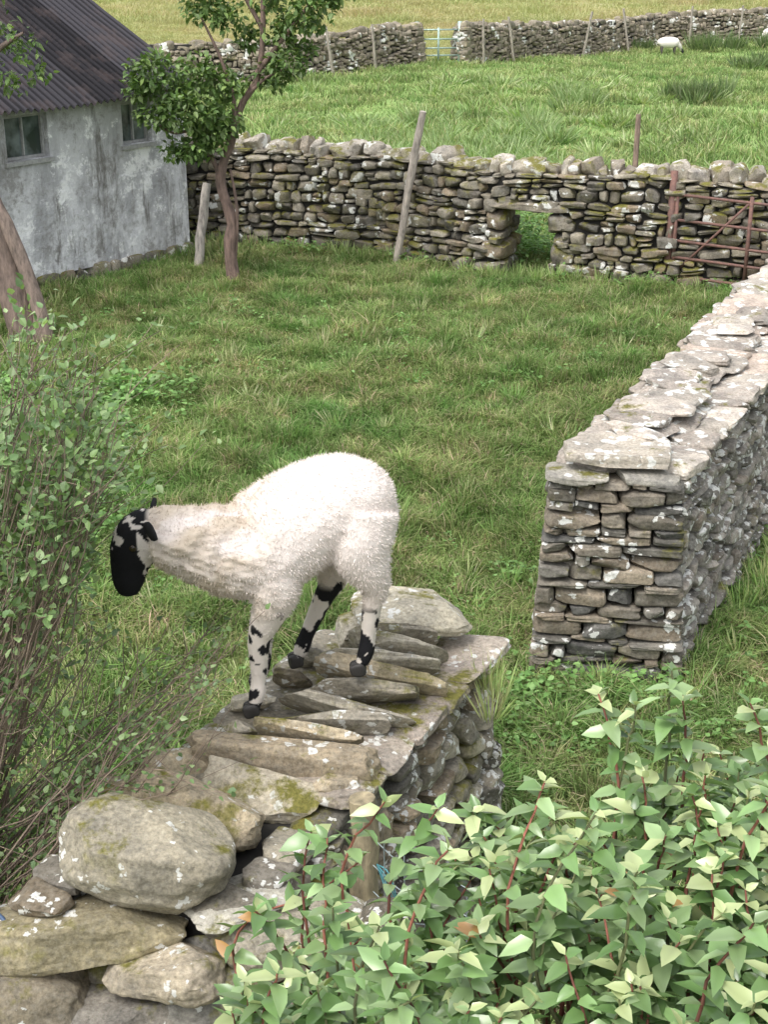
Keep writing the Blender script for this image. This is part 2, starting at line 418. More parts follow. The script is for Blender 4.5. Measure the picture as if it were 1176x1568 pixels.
drywall('dry_stone_wall',PF,1.03,.33,.24,(.055,.16),(.09,.30),M_far,skip=skipF,cope=copeF,extra=extraF,k=6.5,n=6,amp=.09,depth=.2,
   corelist=[(.1,s_h-.32,0,.98),(s_h+.32,pf.L-.1,0,.98),(s_h-.32,s_h+.32,.75,.98)],gap=.010,jit=.03,wob=.022,lo=.70)
# right-hand wall with squared pier end
def copeR(b,pa,Wd,hw):
    pal=[(.46,.43,.40),(.40,.37,.35),(.50,.46,.43),(.36,.33,.31),(.48,.41,.37)]
    s=.05
    while s<pa.L:
        ln=U(.15,.30)
        p,d=pa.at(s+ln/2);w=Wd(d);yaw=math.atan2(d[1],d[0])
        q=p+w*.20;stone(b,(q[0]+U(-.02,.02),q[1],.985),(ln*.52,.13,.03),(U(-.06,.06),U(-.05,.05),yaw+U(-.15,.15)),7,10,9,.05,scol(pal),3,3,.64)
        q=p-w*.17;stone(b,(q[0]+U(-.03,.03),q[1],.985),(ln*.52,.14,.03),(U(-.06,.06),U(-.05,.05),yaw+U(-.15,.15)),7,10,9,.05,scol(pal),3,3,.64)
        if s>.1:
            q=p-w*U(.03,.10);stone(b,(q[0],q[1],1.032),(ln*U(.55,.72),U(.17,.22),U(.022,.034)),(U(-.05,.06),U(-.07,.05),yaw+U(-.25,.25)),8,14,11,.055,scol(pal),3.,3,.66)
            if U(0,1)<.8:
                q=p-w*U(-.04,.14)+d*U(-.05,.05);stone(b,(q[0],q[1],1.075),(ln*U(.4,.65),U(.11,.18),U(.016,.028)),(U(-.07,.10),U(-.10,.06),yaw+U(-.5,.5)),7,13,12,.06,scol(pal),3.,3,.62)
        s+=ln*.86
    p,d=pa.at(.12)
    stone(b,(p[0]-.04,p[1]+.0,1.045),(.235,.17,.036),(0.02,.03,-.12),8,15,9,.03,(.44,.41,.37),3.,3,.7)
drywall('dry_stone_wall',[(1.04,5.86),(1.7,7.2),(2.45,8.8),(3.2,10.3),(4.0,11.9),(4.6,13.1)],.96,.36,.30,(.04,.10),(.06,.24),M_right,W=(.99,-.13),n=6,cope=copeR,k=6,gap=.010,jit=.022,amp=.08,pal=[(.22,.21,.19),(.28,.26,.24),(.17,.165,.155),(.25,.22,.19),(.32,.30,.28)],cmat=M_cope)
pb=B();z=-.02
PALP=[(.21,.195,.17),(.27,.245,.21),(.16,.155,.145),(.31,.27,.22),(.24,.205,.165),(.14,.14,.14),(.26,.25,.23)]
while z<.94:
    ch=min(U(.03,.085),.955-z)
    hwz=.36-.06*z/.96;t=-hwz
    while t<hwz-.02:
        ln=U(.07,.27)
        if hwz-(t+ln)<.08: ln=hwz-t
        stone(pb,(1.04+(t+ln/2)*.99,5.86-(t+ln/2)*.13-.005+U(-.018,.012)+.03*z,z+ch/2+.006*math.sin(t*9+z*20)),(ln/2-.004,.08,ch/2-.002),(U(-.04,.04),U(-.035,.035),-.13+U(-.05,.05)),11,10,int(R0.integers(4,8)),.045,scol(PALP),3.,3,.8)
        t+=ln
    z+=ch
for x,w in ((-.17,.14),(.13,.155)):
    stone(pb,(1.04+x,5.92,.965),(w,.13,.022),(0,.02,-.13),8,10,5,.03,(.42,.41,.38))
pb.make('stone_pier',M_pil,True,None,True,32)
# near wall with leaning cope stones
def copeN(b,pa,Wd,hw):
    s=.55
    while s<pa.L-.02:
        ln=U(.14,.26);p,d=pa.at(s+ln/2)
        stone(b,(p[0]+.235,p[1],.895),(.12,ln*.53,.02),(U(-.03,.03),U(-.03,.03),-.46+U(-.06,.06)),8,13,8,.035,scol([(.38,.34,.32),(.42,.38,.35),(.33,.30,.28)]),3.,3)
        stone(b,(p[0]-.2,p[1],.880),(.15,ln*.53,.02),(U(-.05,.05),U(-.05,.05),-.46+U(-.1,.1)),7,11,6,.05,scol(),3.,3)
        s+=ln*.95
drywall('dry_stone_wall',[(-.68,2.95),(-.32,3.62),(.06,4.36)],.875,.41,.33,(.05,.12),(.08,.2),M_near,W=(1,0),ends=(1,),n=9,cope=copeN,k=5.5,amp=.08,gap=.008,jit=.02)
cb=B()
CP=[(.42,.40,.36),(.50,.48,.43),(.36,.34,.30),(.43,.38,.30)]
def slab(x,y,z,w,t,h,tilt,yaw=0,roll=0,col=None,k=7,cuts=12,n=21,amp=.07,lo=.70,b=None):
    stone(b or cb,(x,y,z),(w/2,t/2,h/2),(tilt,roll,yaw),k,n,cuts,amp,col or scol(CP),2.8,4,lo,1.05)
T4=math.radians
slab(.09,4.42,1.01,.42,.30,.11,-.08,.1,.05,(.46,.44,.38))
slab(-.05,4.36,.965,.22,.16,.10,.3,.3,.1)
for (x,y,z,w,t,h,ti,yw,ro) in [(.01,4.29,.98,.34,.058,.19,46,.10,.08),(.05,4.205,.97,.38,.050,.20,42,-.05,.16),(-.02,4.115,.975,.40,.060,.19,45,.06,.08),(.00,4.02,.96,.42,.052,.20,39,-.10,.18),
    (-.07,3.93,.97,.36,.058,.18,43,.02,.09),(-.13,3.845,.955,.42,.050,.19,40,-.12,.16),(-.17,3.765,.945,.38,.058,.16,43,.03,.08),(-.22,3.69,.94,.34,.048,.17,37,-.10,.14),
    (-.42,3.93,.93,.14,.05,.12,40,.3,0),(-.30,4.08,.93,.12,.05,.12,50,-.2,0),(-.45,3.76,.92,.12,.05,.12,40,.2,0),(-.24,4.22,.93,.12,.05,.12,40,.1,0)]:
    slab(x,y,z,w,t,h,T4(ti+U(-6,6)),yw+U(-.05,.05),ro,None,7,14,21,.08,.66)
slab(-.30,3.585,.93,.56,.09,.12,T4(-8),-.10,.05,(.37,.32,.25),9,8,25,.06,.78)
slab(-.36,3.475,.90,.36,.05,.17,T4(-58),-.3,.16,(.47,.44,.38))
slab(-.14,3.50,.90,.16,.09,.06,T4(-10),.2,.1)
slab(-.62,3.60,.90,.20,.10,.10,-.3,.3,0)
slab(-.76,3.50,.86,.2,.14,.10,-.1,.3,0)
RB=B()
slab(-.52,3.34,.93,.37,.18,.15,-.5,-.35,.16,(.44,.39,.31),5,14,25,.07,.7,RB)
slab(-.63,3.10,.955,.44,.30,.25,-.12,-.1,.18,(.38,.36,.31),3.,12,35,.06,.80,RB)
for (x,y,z,w,t,h,yw,c,k) in [(-.80,2.99,.78,.50,.22,.15,.1,(.34,.31,.22),3.6),(-.56,2.91,.73,.28,.18,.12,-.3,(.44,.40,.34),3.6),(-.38,3.05,.84,.28,.18,.04,.5,(.50,.50,.48),6),
    (-.97,2.88,.62,.40,.28,.26,.2,(.30,.27,.22),3.4),(-.68,2.87,.60,.28,.2,.13,-.1,(.25,.24,.23),4),(-.44,2.93,.66,.24,.2,.19,.1,(.25,.25,.25),4),(-.28,3.0,.76,.24,.18,.15,.2,(.42,.40,.35),3.5),
    (-.88,2.82,.38,.44,.26,.24,0,(.36,.32,.25),3.4),(-.56,2.82,.47,.30,.22,.16,.2,(.42,.38,.31),3.5),(-.30,2.85,.54,.30,.2,.18,-.2,(.40,.37,.34),3.5),(-.60,2.8,.30,.36,.22,.19,.1,(.42,.38,.34),3.4),
    (-1.18,2.93,.46,.32,.26,.30,.4,(.30,.28,.23),3.4),(-1.22,2.85,.18,.4,.3,.3,0,(.27,.26,.22),3),(-.3,2.8,.26,.34,.24,.28,0,(.27,.26,.22),3.3),(-.78,2.78,.10,.5,.3,.28,0,(.27,.26,.22),3.3),(-.10,3.0,.5,.28,.24,.3,0,(.30,.28,.24),3.4),(-.14,3.1,.72,.2,.2,.14,.3,(.42,.40,.35),3.4)]:
    slab(x,y,z,w*1.06,t*1.15,h*1.06,U(-.18,.18),yw,U(-.25,.25),c,k,12,27,.08,.74,RB)
for k_ in range(46):
    x=U(-1.3,.02);z=U(.05,.80)
    slab(x,3.02+U(-.03,.06),z,U(.10,.22),.2,U(.06,.13),U(-.2,.2),U(-.4,.4),U(-.3,.3),tuple(scol()*.8),4,10,13,.08,.74,RB)
cb.make('cope_stones',M_near,True,None,True,36)
RB.make('tumbled_boulders',M_rub,True,None,True,38)
# distant boundary wall, with gate gap
def copeB(b,pa,Wd,hw):
    s=0
    while s<pa.L:
        ln=U(.15,.4);p,d=pa.at(s+ln/2);h=U(.10,.2)
        stone(b,(p[0],p[1],.86+h*.4+float(gz(*p))),(ln*.5,.16,h*.6),(U(-.2,.2),U(-.3,.3),math.atan2(d[1],d[0])),4,5,5,.1,scol(PB));s+=ln*.9
PB=[(.30,.275,.24),(.34,.31,.27),(.27,.25,.215),(.38,.35,.30)]
for pts_,en in (([(1.95,38.2),(4.9,41.9),(8.4,45.9),(12.4,47.2),(26,50)],(0,)),([(-14,33),(-5,34.2),(-2.1,34.8),(.85,38.0)],(1,))):
    drywall('dry_stone_wall',pts_,.90,.3,.22,(.06,.15),(.08,.26),M_back,sides=(1,),ends=en,n=4,cope=copeB,pal=PB,depth=.25,gap=-.01,amp=.1,jit=.04,wob=.06)
# ------------------------------------------------------------------ wooden posts
M_wood=bark_mat('weathered_wood')
def post(p0,p1,r,col=(.28,.25,.21),name='fence_post'):
    b=B();p0=np.array(p0,float);p1=np.array(p1,float);pts=[p0+(p1-p0)*t for t in np.linspace(0,1,9)]
    pts=[p+np.array([U(-1,1),U(-1,1),0])*r*.2 for p in pts]
    rr=np.array([r*U(.9,1.06) for _ in pts]);rr[-1]*=.9
    tube(b,pts,rr,12,col);return b.make(name,M_wood,True,None,True,45)
post((.12,14.75,-.05),(.39,14.62,1.56),.040,(.40,.36,.32))
post((-1.95,14.5,-.05),(-1.82,14.6,.85),.05,(.42,.39,.36))
post((2.75,15.6,-.05),(2.74,15.6,1.42),.032,(.24,.18,.14))
post((-.058,3.31,-.05),(-.055,3.31,.985),.042,(.30,.26,.17))
for (x,y) in [(-1.2,35.4),(-.2,36.4),(2.6,38.7),(5.7,42.5),(7.3,44.3),(9.4,45.8),(11,46.2),(3.5,39.8)]:
    post((x,y-.3,0),(x+U(-.25,.2),y-.35,1.2),.035,(.33,.30,.26))
gb=B()
def rod(b,a,c,r,col): tube(b,[a,c],r,6,col)
G0=np.array([.88,38.05]);G1=np.array([1.93,38.25])
for z in (.15,.32,.5,.72,.95): rod(gb,(*G0,z),(*G1,z),.022,(.42,.5,.48))
for t in (0,.5,1): q=G0+(G1-G0)*t; rod(gb,(*q,.08),(*q,1.0),.028,(.42,.5,.48))
for t in(-.03,1.03): q=G0+(G1-G0)*t; rod(gb,(*q,-.1),(*q,1.15),.06,(.25,.22,.18))
gb.make('field_gate',simple('galvanised_steel',(.42,.55,.50),.5,.3))
rb=B();A=np.array([2.82,13.62]);Cc=np.array([4.3,12.75])
def gp(t,z): q=A+(Cc-A)*t; return (q[0],q[1],z)
for i,z in enumerate((.12,.3,.46,.66,.9)): rod(rb,gp(0,z),gp(1,z-.04),.015,(.2,.1,.07))
for t in(0,.42,1): rod(rb,gp(t,.08),gp(t,.94),.02,(.2,.1,.07))
rod(rb,gp(0,.12),gp(.42,.9),.013,(.2,.1,.07));rod(rb,gp(-.03,-.1),gp(-.03,1.12),.036,(.16,.1,.08))
rb.make('rusty_gate',simple('rusty_steel',(.23,.12,.095),.8,.2,30,col2=(.12,.075,.065)))
wn=B()
for r_ in range(7):
    z0=.88-.09*r_
    tube(wn,spline([(-.03,3.27,z0),(.06,3.18,z0-.03),(.16,3.12,z0-.01),(.32,3.0,z0-.05)],10),.0022,4,(.3,.3,.3),False)
for c_ in range(6):
    t=c_/6;tube(wn,[(-.0+.33*t,3.23-.25*t,.89-.05*t),(-.0+.33*t+.01,3.23-.25*t,.25)],.002,4,(.3,.3,.3),False)
wn.make('wire_netting',simple('galvanised_wire',(.30,.36,.36),.5,.3))
# ------------------------------------------------------------------ shed
shed=empty('whitewashed_shed')
C0=np.array([-2.09,15.1]);da=np.array([-.607,-.794]);dn=np.array([-.794,.607])
def sp(s,n,z): q=C0+da*s+dn*n; return (q[0],q[1],z)
def whitewash():
    m,nt=newmat('stained_whitewash');T=NT(nt);P=pos_out(T).outputs['Position']
    mp=T.n('ShaderNodeMapping');mp.inputs['Scale'].default_value=(1,1,.25);T.l(P,mp.inputs[0])
    a=T.noise(3.0,8,mp.outputs[0],.75,.4);b_=T.noise(2.3,10,P,.8);c_=T.noise(22,5,P,.7)
    c=T.mix(T.mr(a,.44,.60),(.70,.70,.715),(.42,.42,.435))
    s=T.n('ShaderNodeSeparateXYZ');T.l(P,s.inputs[0])
    c=T.mix(T.math('MULTIPLY',T.mr(s.outputs[2],.8,1.7),.55),c,(.34,.34,.35))
    c=T.mix(T.mr(b_,.52,.60,0,.85),c,(.28,.27,.26))
    c=T.mix(T.mr(b_,.46,.41),c,(.90,.90,.90))
    st=T.noise(4.5,6,mp.outputs[0],.75)
    c=T.mix(T.mr(st,.54,.66,0,.9),c,(.16,.15,.135))
    bs=T.n('ShaderNodeBsdfPrincipled');T.l(c,bs.inputs['Base Color']);bs.inputs['Roughness'].default_value=.95;bs.inputs['Specular IOR Level'].default_value=.2
    bp=T.n('ShaderNodeBump');bp.inputs['Strength'].default_value=.8;bp.inputs['Distance'].default_value=.04;T.l(T.math('ADD',T.noise(5,7,P,.7),T.math('MULTIPLY',c_,.3)),bp.inputs['Height']);T.l(bp.outputs[0],bs.inputs['Normal'])
    o=T.n('ShaderNodeOutputMaterial');T.l(bs.outputs[0],o.inputs[0]);return m
M_ww=whitewash()
wins=[(.66,.2,1.25,1.66),(2.05,.25,1.25,1.66),(4.4,.3,1.1,1.6)]
wb=B()
def boxs(b,s0,s1,n0,n1,z0,z1,col=(.5,.5,.5)):
    V=[sp(s,n,z) for z in(z0,z1) for (s,n) in((s0,n0),(s1,n0),(s1,n1),(s0,n1))]
    b.add(V,[[0,1,2,3],[7,6,5,4],[0,4,5,1],[1,5,6,2],[2,6,7,3],[3,7,4,0]],col)
LS=8.;ZE=1.74;DW=3.9;SL=.52
edges=[0]
for (s,hw_,z0,z1) in wins: edges+= [s-hw_,s+hw_]
edges.append(LS)
for i in range(len(edges)-1):
    a,b2=edges[i],edges[i+1]
    if i%2==0: boxs(wb,a,b2,0,.25,.12,ZE)
    else:
        w=wins[i//2]; boxs(wb,a,b2,0,.25,.12,w[2]);boxs(wb,a,b2,0,.25,w[3],ZE)
boxs(wb,0,LS,DW-.25,DW,.12,ZE)
for s in(0,LS-.25):
    V=[sp(s+o,n,z) for o in(0,.25) for (n,z) in((.25,.12),(DW-.25,.12),(DW-.25,ZE+.1),(DW/2,ZE+SL*DW/2-.03),(.25,ZE+.1))]
    F=[[0,1,2,4],[5,9,7,6],[0,5,6,1],[1,6,7,2],[2,7,8,3],[3,8,9,4],[4,9,5,0]]
    wb.add(V,F,(.5,.5,.5))
    wb.add([V[2],V[3],V[4],((np.array(V[4])+np.array(V[2]))/2).tolist()],[[0,1,2,3]],(.5,.5,.5))
    wb.add([V[7],V[8],V[9],((np.array(V[9])+np.array(V[7]))/2).tolist()],[[3,2,1,0]],(.5,.5,.5))
wb.make('walls',M_ww,False,shed)
pl=B();s=-.03
while s<LS:
    ln=U(.12,.35);q=sp(s+ln/2,.10,.05);stone(pl,q,(ln/2,.15,.10),(0,0,math.atan2(da[1],da[0])),6,6,4,.05,scol()*.9);s+=ln
pl.make('plinth',M_far,True,shed,True,32)
rf=B();ns=900;ss=np.linspace(-.18,LS+.2,ns)
nn=[-.16,.5,1.3,DW/2]
V=[];CC=[]
shc=R0.uniform(.6,1.5,40)
for s in ss:
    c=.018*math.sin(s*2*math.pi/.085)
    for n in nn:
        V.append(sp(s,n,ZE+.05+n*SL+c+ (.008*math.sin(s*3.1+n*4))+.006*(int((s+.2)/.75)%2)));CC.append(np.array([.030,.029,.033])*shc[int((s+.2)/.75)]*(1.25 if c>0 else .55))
i=np.arange(len(V)).reshape(ns,4)
rf.add(V,np.stack([i[:-1,:-1],i[1:,:-1],i[1:,1:],i[:-1,1:]],-1).reshape(-1,4),np.array(CC))
V=[sp(s,DW-n,ZE+.05+n*SL+.018*math.sin(s*2*math.pi/.085)) for s in ss for n in nn]
rf.add(V,np.stack([i[:-1,:-1],i[:-1,1:],i[1:,1:],i[1:,:-1]],-1).reshape(-1,4),(.05,.045,.05))
def roofmat():
    m,nt=newmat('tarred_corrugated_iron');T=NT(nt);P=pos_out(T).outputs['Position']
    c=T.n('ShaderNodeVertexColor',layer_name='Col').outputs[0]
    c=T.mix(T.mr(T.noise(3,7,P,.7),.5,.75,0,.7),c,(.085,.065,.062))
    bs=T.n('ShaderNodeBsdfPrincipled');T.l(c,bs.inputs['Base Color']);bs.inputs['Roughness'].default_value=.85;bs.inputs['Specular IOR Level'].default_value=.08
    o=T.n('ShaderNodeOutputMaterial');T.l(bs.outputs[0],o.inputs[0]);return m
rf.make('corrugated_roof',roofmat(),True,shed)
rc=B();tube(rc,[sp(-.18,DW/2,ZE+.07+SL*DW/2),sp(LS+.2,DW/2,ZE+.07+SL*DW/2)],.05,8,(.1,.1,.1));rc.make('ridge_cap',simple('ridge_iron',(.05,.045,.05),.8,spec=.1),True,shed)
fb=B();gl=B()
for (s,hw_,z0,z1) in wins:
    for a,b2,c,d in((s-hw_,s-hw_+.03,z0,z1),(s+hw_-.03,s+hw_,z0,z1),(s-hw_+.03,s+hw_-.03,z0,z0+.03),(s-hw_+.03,s+hw_-.03,z1-.03,z1),(s-.010,s+.010,z0+.03,z1-.03)):
        boxs(fb,a+.002,b2-.002,.06,.11,c+.002,d-.002)
    boxs(fb,s-hw_-.03,s+hw_+.03,-.03,.05,z0-.04,z0-.003)
    boxs(gl,s-hw_+.025,s+hw_-.025,.09,.10,z0+.025,z1-.025)
fb.make('window_frames',simple('flaking_paint',(.40,.40,.39),.8,0,30),False,shed)
gm,gnt=newmat('dirty_glass');T=NT(gnt);bs=T.n('ShaderNodeBsdfPrincipled');T.l(T.mix(T.mr(T.noise(5,3,pos_out(T).outputs['Position']),.4,.65),(.04,.055,.045),(.18,.22,.21)),bs.inputs['Base Color']);bs.inputs['Roughness'].default_value=.12
o=T.n('ShaderNodeOutputMaterial');T.l(bs.outputs[0],o.inputs[0]);gl.make('window_glass',gm,False,shed)
ib=B();boxs(ib,.3,LS-.3,.3,DW-.3,.05,ZE-.05);ib.make('interior',M_core,False,shed)
# ------------------------------------------------------------------ trees
def leaf_cloud(b,c,r,N,L,pal,sq=.75):
    p=R0.normal(size=(N,3));p/=np.linalg.norm(p,axis=1,keepdims=True);p*=(U(0,1,N)**.5)[:,None]
    nz=snoise(p*2+np.array(c),int(abs(c[0]*1000))+3,3.,2);keep=nz>-.2;p=p[keep]
    pos=p*np.array([r,r*.9,r*sq])*1.12+np.array(c);n=len(pos)
    d=R0.normal(size=(n,3))+p*.8+np.array([0,0,-.3])
    pal=np.array(pal);col=pal[R0.integers(len(pal),size=n)]*U(.75,1.25,(n,1))
    leaves(b,pos,d,U(.7,1.3,n)*L,.55,col,.2,.2)
TP=[(.10,.17,.05),(.13,.22,.06),(.08,.14,.04),(.18,.26,.08),(.14,.20,.075)]
tree=empty('apple_tree')
tb=B();Bk=(.19,.135,.115)
trunk=spline([(-1.50,13.9,-.05),(-1.53,13.88,.35),(-1.50,13.88,.6),(-1.59,13.87,.95),(-1.56,13.87,1.15),(-1.46,13.87,1.4),(-1.36,13.86,1.7),(-1.18,13.85,2.0),(-1.12,13.8,2.6),(-1.15,13.8,3.2)],30)
tube(tb,trunk,np.interp(np.linspace(0,1,30),[0,.05,.3,.5,1],[.11,.064,.050,.044,.018])*R0.uniform(.88,1.12,30),10,Bk)
def branch(pts,r0,r1,n=12): tube(tb,spline(pts,n),np.linspace(r0,r1,n),7,Bk)
branch([(-1.58,13.87,1.0),(-1.7,13.85,1.3),(-1.85,13.8,1.6),(-2.1,13.75,1.9)],.030,.009)
branch([(-1.5,13.87,1.35),(-1.42,13.8,1.7),(-1.52,13.8,2.1),(-1.7,13.8,2.5)],.030,.009)
branch([(-1.2,13.85,2.0),(-.95,13.8,2.3),(-.7,13.8,2.6),(-.5,13.8,2.9)],.030,.009)
branch([(-1.34,13.86,1.75),(-1.12,13.8,1.95),(-.9,13.8,2.05)],.02,.008)
branch([(-1.14,13.85,2.4),(-1.3,13.8,2.7),(-1.5,13.8,3.1)],.025,.01)
branch([(-1.8,13.83,1.5),(-2.0,13.8,1.45),(-2.15,13.7,1.55)],.018,.008)
branch([(-1.48,13.9,.25),(-1.44,13.86,.7),(-1.49,13.86,1.1)],.02,.012)
tb.make('trunk',M_bark,True,tree)
lb=B()
for (x,z,r,N) in [(-2.18,2.02,.22,420),(-2.3,1.85,.16,200),(-2.1,1.6,.18,260),(-1.98,1.85,.24,420),(-1.8,1.7,.26,520),(-1.66,1.4,.2,330),(-1.56,1.6,.22,400),(-1.52,1.9,.22,360),(-1.75,2.05,.18,240),(-1.05,1.98,.18,240),(-.9,2.1,.18,240),(-1.65,2.6,.22,320),(-1.45,2.5,.16,160),(-.92,2.4,.24,380),(-.68,2.55,.22,350),(-1.1,2.75,.25,400),(-.6,2.85,.25,350),(-1.4,3.0,.3,450),(-1.0,3.2,.35,500),(-1.8,2.9,.25,300),(-.45,2.7,.16,150),(-2.0,1.28,.14,160),(-1.8,1.32,.14,150),(-2.28,1.62,.1,90),(-1.28,2.3,.14,140),(-.78,2.2,.12,110)]:
    leaf_cloud(lb,(x,13.8+U(-.2,.2),z),r,int(N*1.6),.066,TP)
lb.make('foliage',M_leaf,False,tree)
t2=empty('old_tree');tb=B();Bk=(.19,.145,.125)
tube(tb,spline([(-3.05,11.8,-.08),(-3.13,11.8,.25),(-3.22,11.8,.8),(-3.32,11.75,1.4),(-3.26,11.7,2.0),(-3.15,11.6,2.8),(-3.3,11.6,3.5)],24),np.interp(np.linspace(0,1,24),[0,.08,.5,1],[.23,.15,.11,.04])*R0.uniform(.9,1.1,24),12,Bk)
tube(tb,spline([(-2.90,11.70,-.05),(-2.94,11.70,.3),(-3.07,11.73,.75),(-3.24,11.75,1.2)],12),np.linspace(.08,.055,12)*R0.uniform(.88,1.12,12),8,(.23,.18,.155))
tube(tb,spline([(-3.26,11.7,1.9),(-3.1,11.6,2.3),(-2.8,11.5,2.5)],10),np.linspace(.05,.01,10),7,Bk)
tb.make('trunk',M_bark,True,t2);lb=B()
for (x,z,r,N) in [(-2.95,2.12,.12,90),(-3.12,2.2,.16,150),(-2.72,2.2,.1,60),(-2.9,2.4,.22,200),(-3.3,2.7,.4,600),(-3.7,2.9,.5,800),(-2.9,3.1,.4,500)]: leaf_cloud(lb,(x,11.6,z),r,N,.06,TP)
lb.make('foliage',M_leaf,False,t2)
# ------------------------------------------------------------------ rushes / tufts / weeds
def tuft(b,x,y,r,h,N,pal,w=.02,z0=None):
    a=U(0,6.283,N);rr=np.sqrt(U(0,1,N))*r
    p=np.stack([x+np.cos(a)*rr*.5,y+np.sin(a)*rr*.5,np.full(N,float(gz(x,y)) if z0 is None else z0)],1)
    d=np.stack([np.cos(a)*rr,np.sin(a)*rr,h*U(.6,1.1,N)],1)+R0.normal(size=(N,3))*h*.08
    L=np.linalg.norm(d,axis=1);pal=np.array(pal);col=pal[R0.integers(len(pal),size=N)]*U(.7,1.3,(N,1))
    leaves(b,p,d,L,w/h*1.2,col,.12,.1,up=R0.normal(size=(N,3)))
rb2=B();RP=[(.10,.165,.06),(.14,.20,.08),(.18,.22,.11)]
for (x,y,r,h) in [(6.2,29.2,.45,.55),(6.7,29.4,.35,.55),(6.0,29.6,.3,.4),(6.4,28.9,.35,.4),(9.6,39,.5,.5),(10.3,39.3,.4,.45),(9.6,44.3,.5,.6),(10.4,44.0,.5,.6),(11.6,44.3,.5,.6),(12.3,44.0,.5,.5),(7.7,44.3,.35,.4)]:
    for q_ in range(5): tuft(rb2,x+U(-.3,.3),y+U(-.3,.3),r*U(.4,.8),h*U(.6,1.1),60,RP,.018)
rb2.make('rush_tufts',M_weed,False)
tb3=B();LP=[(.30,.38,.17),(.25,.35,.13),(.36,.40,.22),(.2,.3,.1)]
for k_ in range(170):
    x=U(-2.2,7);y=U(18,34)
    tuft(tb3,x,y,U(.15,.4),U(.12,.28),45,LP,.014)
for k_ in range(60): tuft(tb3,U(-.6,3.0),U(20,27),U(.2,.45),U(.2,.36),70,[(.22,.32,.13),(.30,.38,.18)],.012)
for k_ in range(12): tuft(tb3,3.8+U(-.5,.5),29+U(-1,1),.3,.34,70,[(.18,.27,.1),(.24,.3,.14)],.014)
for k_ in range(260):
    x=U(-3.4,3.6);y=U(4.4,13.5)
    if abs(x)>y*.3: continue
    tuft(tb3,x,y,U(.05,.13),U(.07,.16),26,[[(.45,.45,.27),(.36,.42,.2)],[(.24,.38,.12),(.17,.30,.09)]][int(U(0,2))],.005)
for k_ in range(60):
    t=U(0,1);tuft(tb3,1.45+t*2.6+U(0,.12),5.75+t*5.2,.08,U(.08,.16),30,[(.32,.42,.16),(.42,.44,.22),(.24,.38,.11)],.006)
for k_ in range(22): tuft(tb3,.47+U(-.03,.06),4.0+U(-.2,.35),.07,.2,25,[(.32,.42,.16),(.42,.44,.22)],.005)
for k_ in range(7): tuft(tb3,.37+U(-.03,.02),4.15+U(-.12,.1),.06,U(.10,.17),22,[(.32,.42,.16),(.42,.44,.22)],.004,.80)
for k_ in range(90):
    t=U(0,pf.L);p,d=pf.at(t);tuft(tb3,p[0]+U(-.1,.1),p[1]-.40-U(0,.1),.08,U(.1,.22),26,[(.28,.40,.14),(.36,.42,.2)],.007)
tb3.make('tall_grass_tufts',M_weed,False)
wd=B();WP=[(.14,.27,.075),(.18,.32,.095),(.115,.225,.06),(.23,.38,.13)]
def weed(x,y,r,h,N,L=.035):
    a=U(0,6.283,N);rr=np.sqrt(U(0,1,N))*r
    px=x+np.cos(a)*rr;py=y+np.sin(a)*rr
    p=np.stack([px,py,gz(px,py)+h*U(.3,1,N)*np.clip(1.15-(rr/r)**2,0,1)],1)
    d=np.stack([R0.normal(size=N),R0.normal(size=N),U(-.2,.5,N)],1)
    col=np.array(WP)[R0.integers(4,size=N)]*U(.7,1.3,(N,1))
    leaves(wd,p,d,U(.6,1.3,N)*L,.7,col,.15,.2)
for k_ in range(520):
    x=U(-3,3);y=U(4.4,13)
    if abs(x)>y*.3: continue
    if snoise(np.array([[x,y,0.]]),4,1.1,2)[0]<-.05: continue
    weed(x,y,U(.06,.2),.09,int(U(8,34)),.030)
for k_ in range(110): weed(U(-3.2,-1.6),U(6.4,10.4),U(.15,.35),U(.15,.3),80,.045)
for k_ in range(24): weed(.55+U(-.1,.9),5.6+U(-.15,.1),.10,.12,22,.035)
for k_ in range(40):
    t=U(0,1); weed(1.5+t*1.6+U(0,.6),5.6+t*3.2,.12,U(.08,.16),24,.03)
for k_ in range(22): weed(U(.55,1.1),U(5.0,6.2),.14,.1,18,.03)
for k_ in range(70):
    t=U(0,pf.L);p,d=pf.at(t);weed(p[0]+U(-.1,.1),p[1]-.42+U(-.15,.05),.14,U(.08,.2),26,.04)
for k_ in range(14): weed(U(1.2,1.9),U(14.7,15.6),.2,.5,90,.05)
wd.make('broadleaf_weeds',M_weed,False)
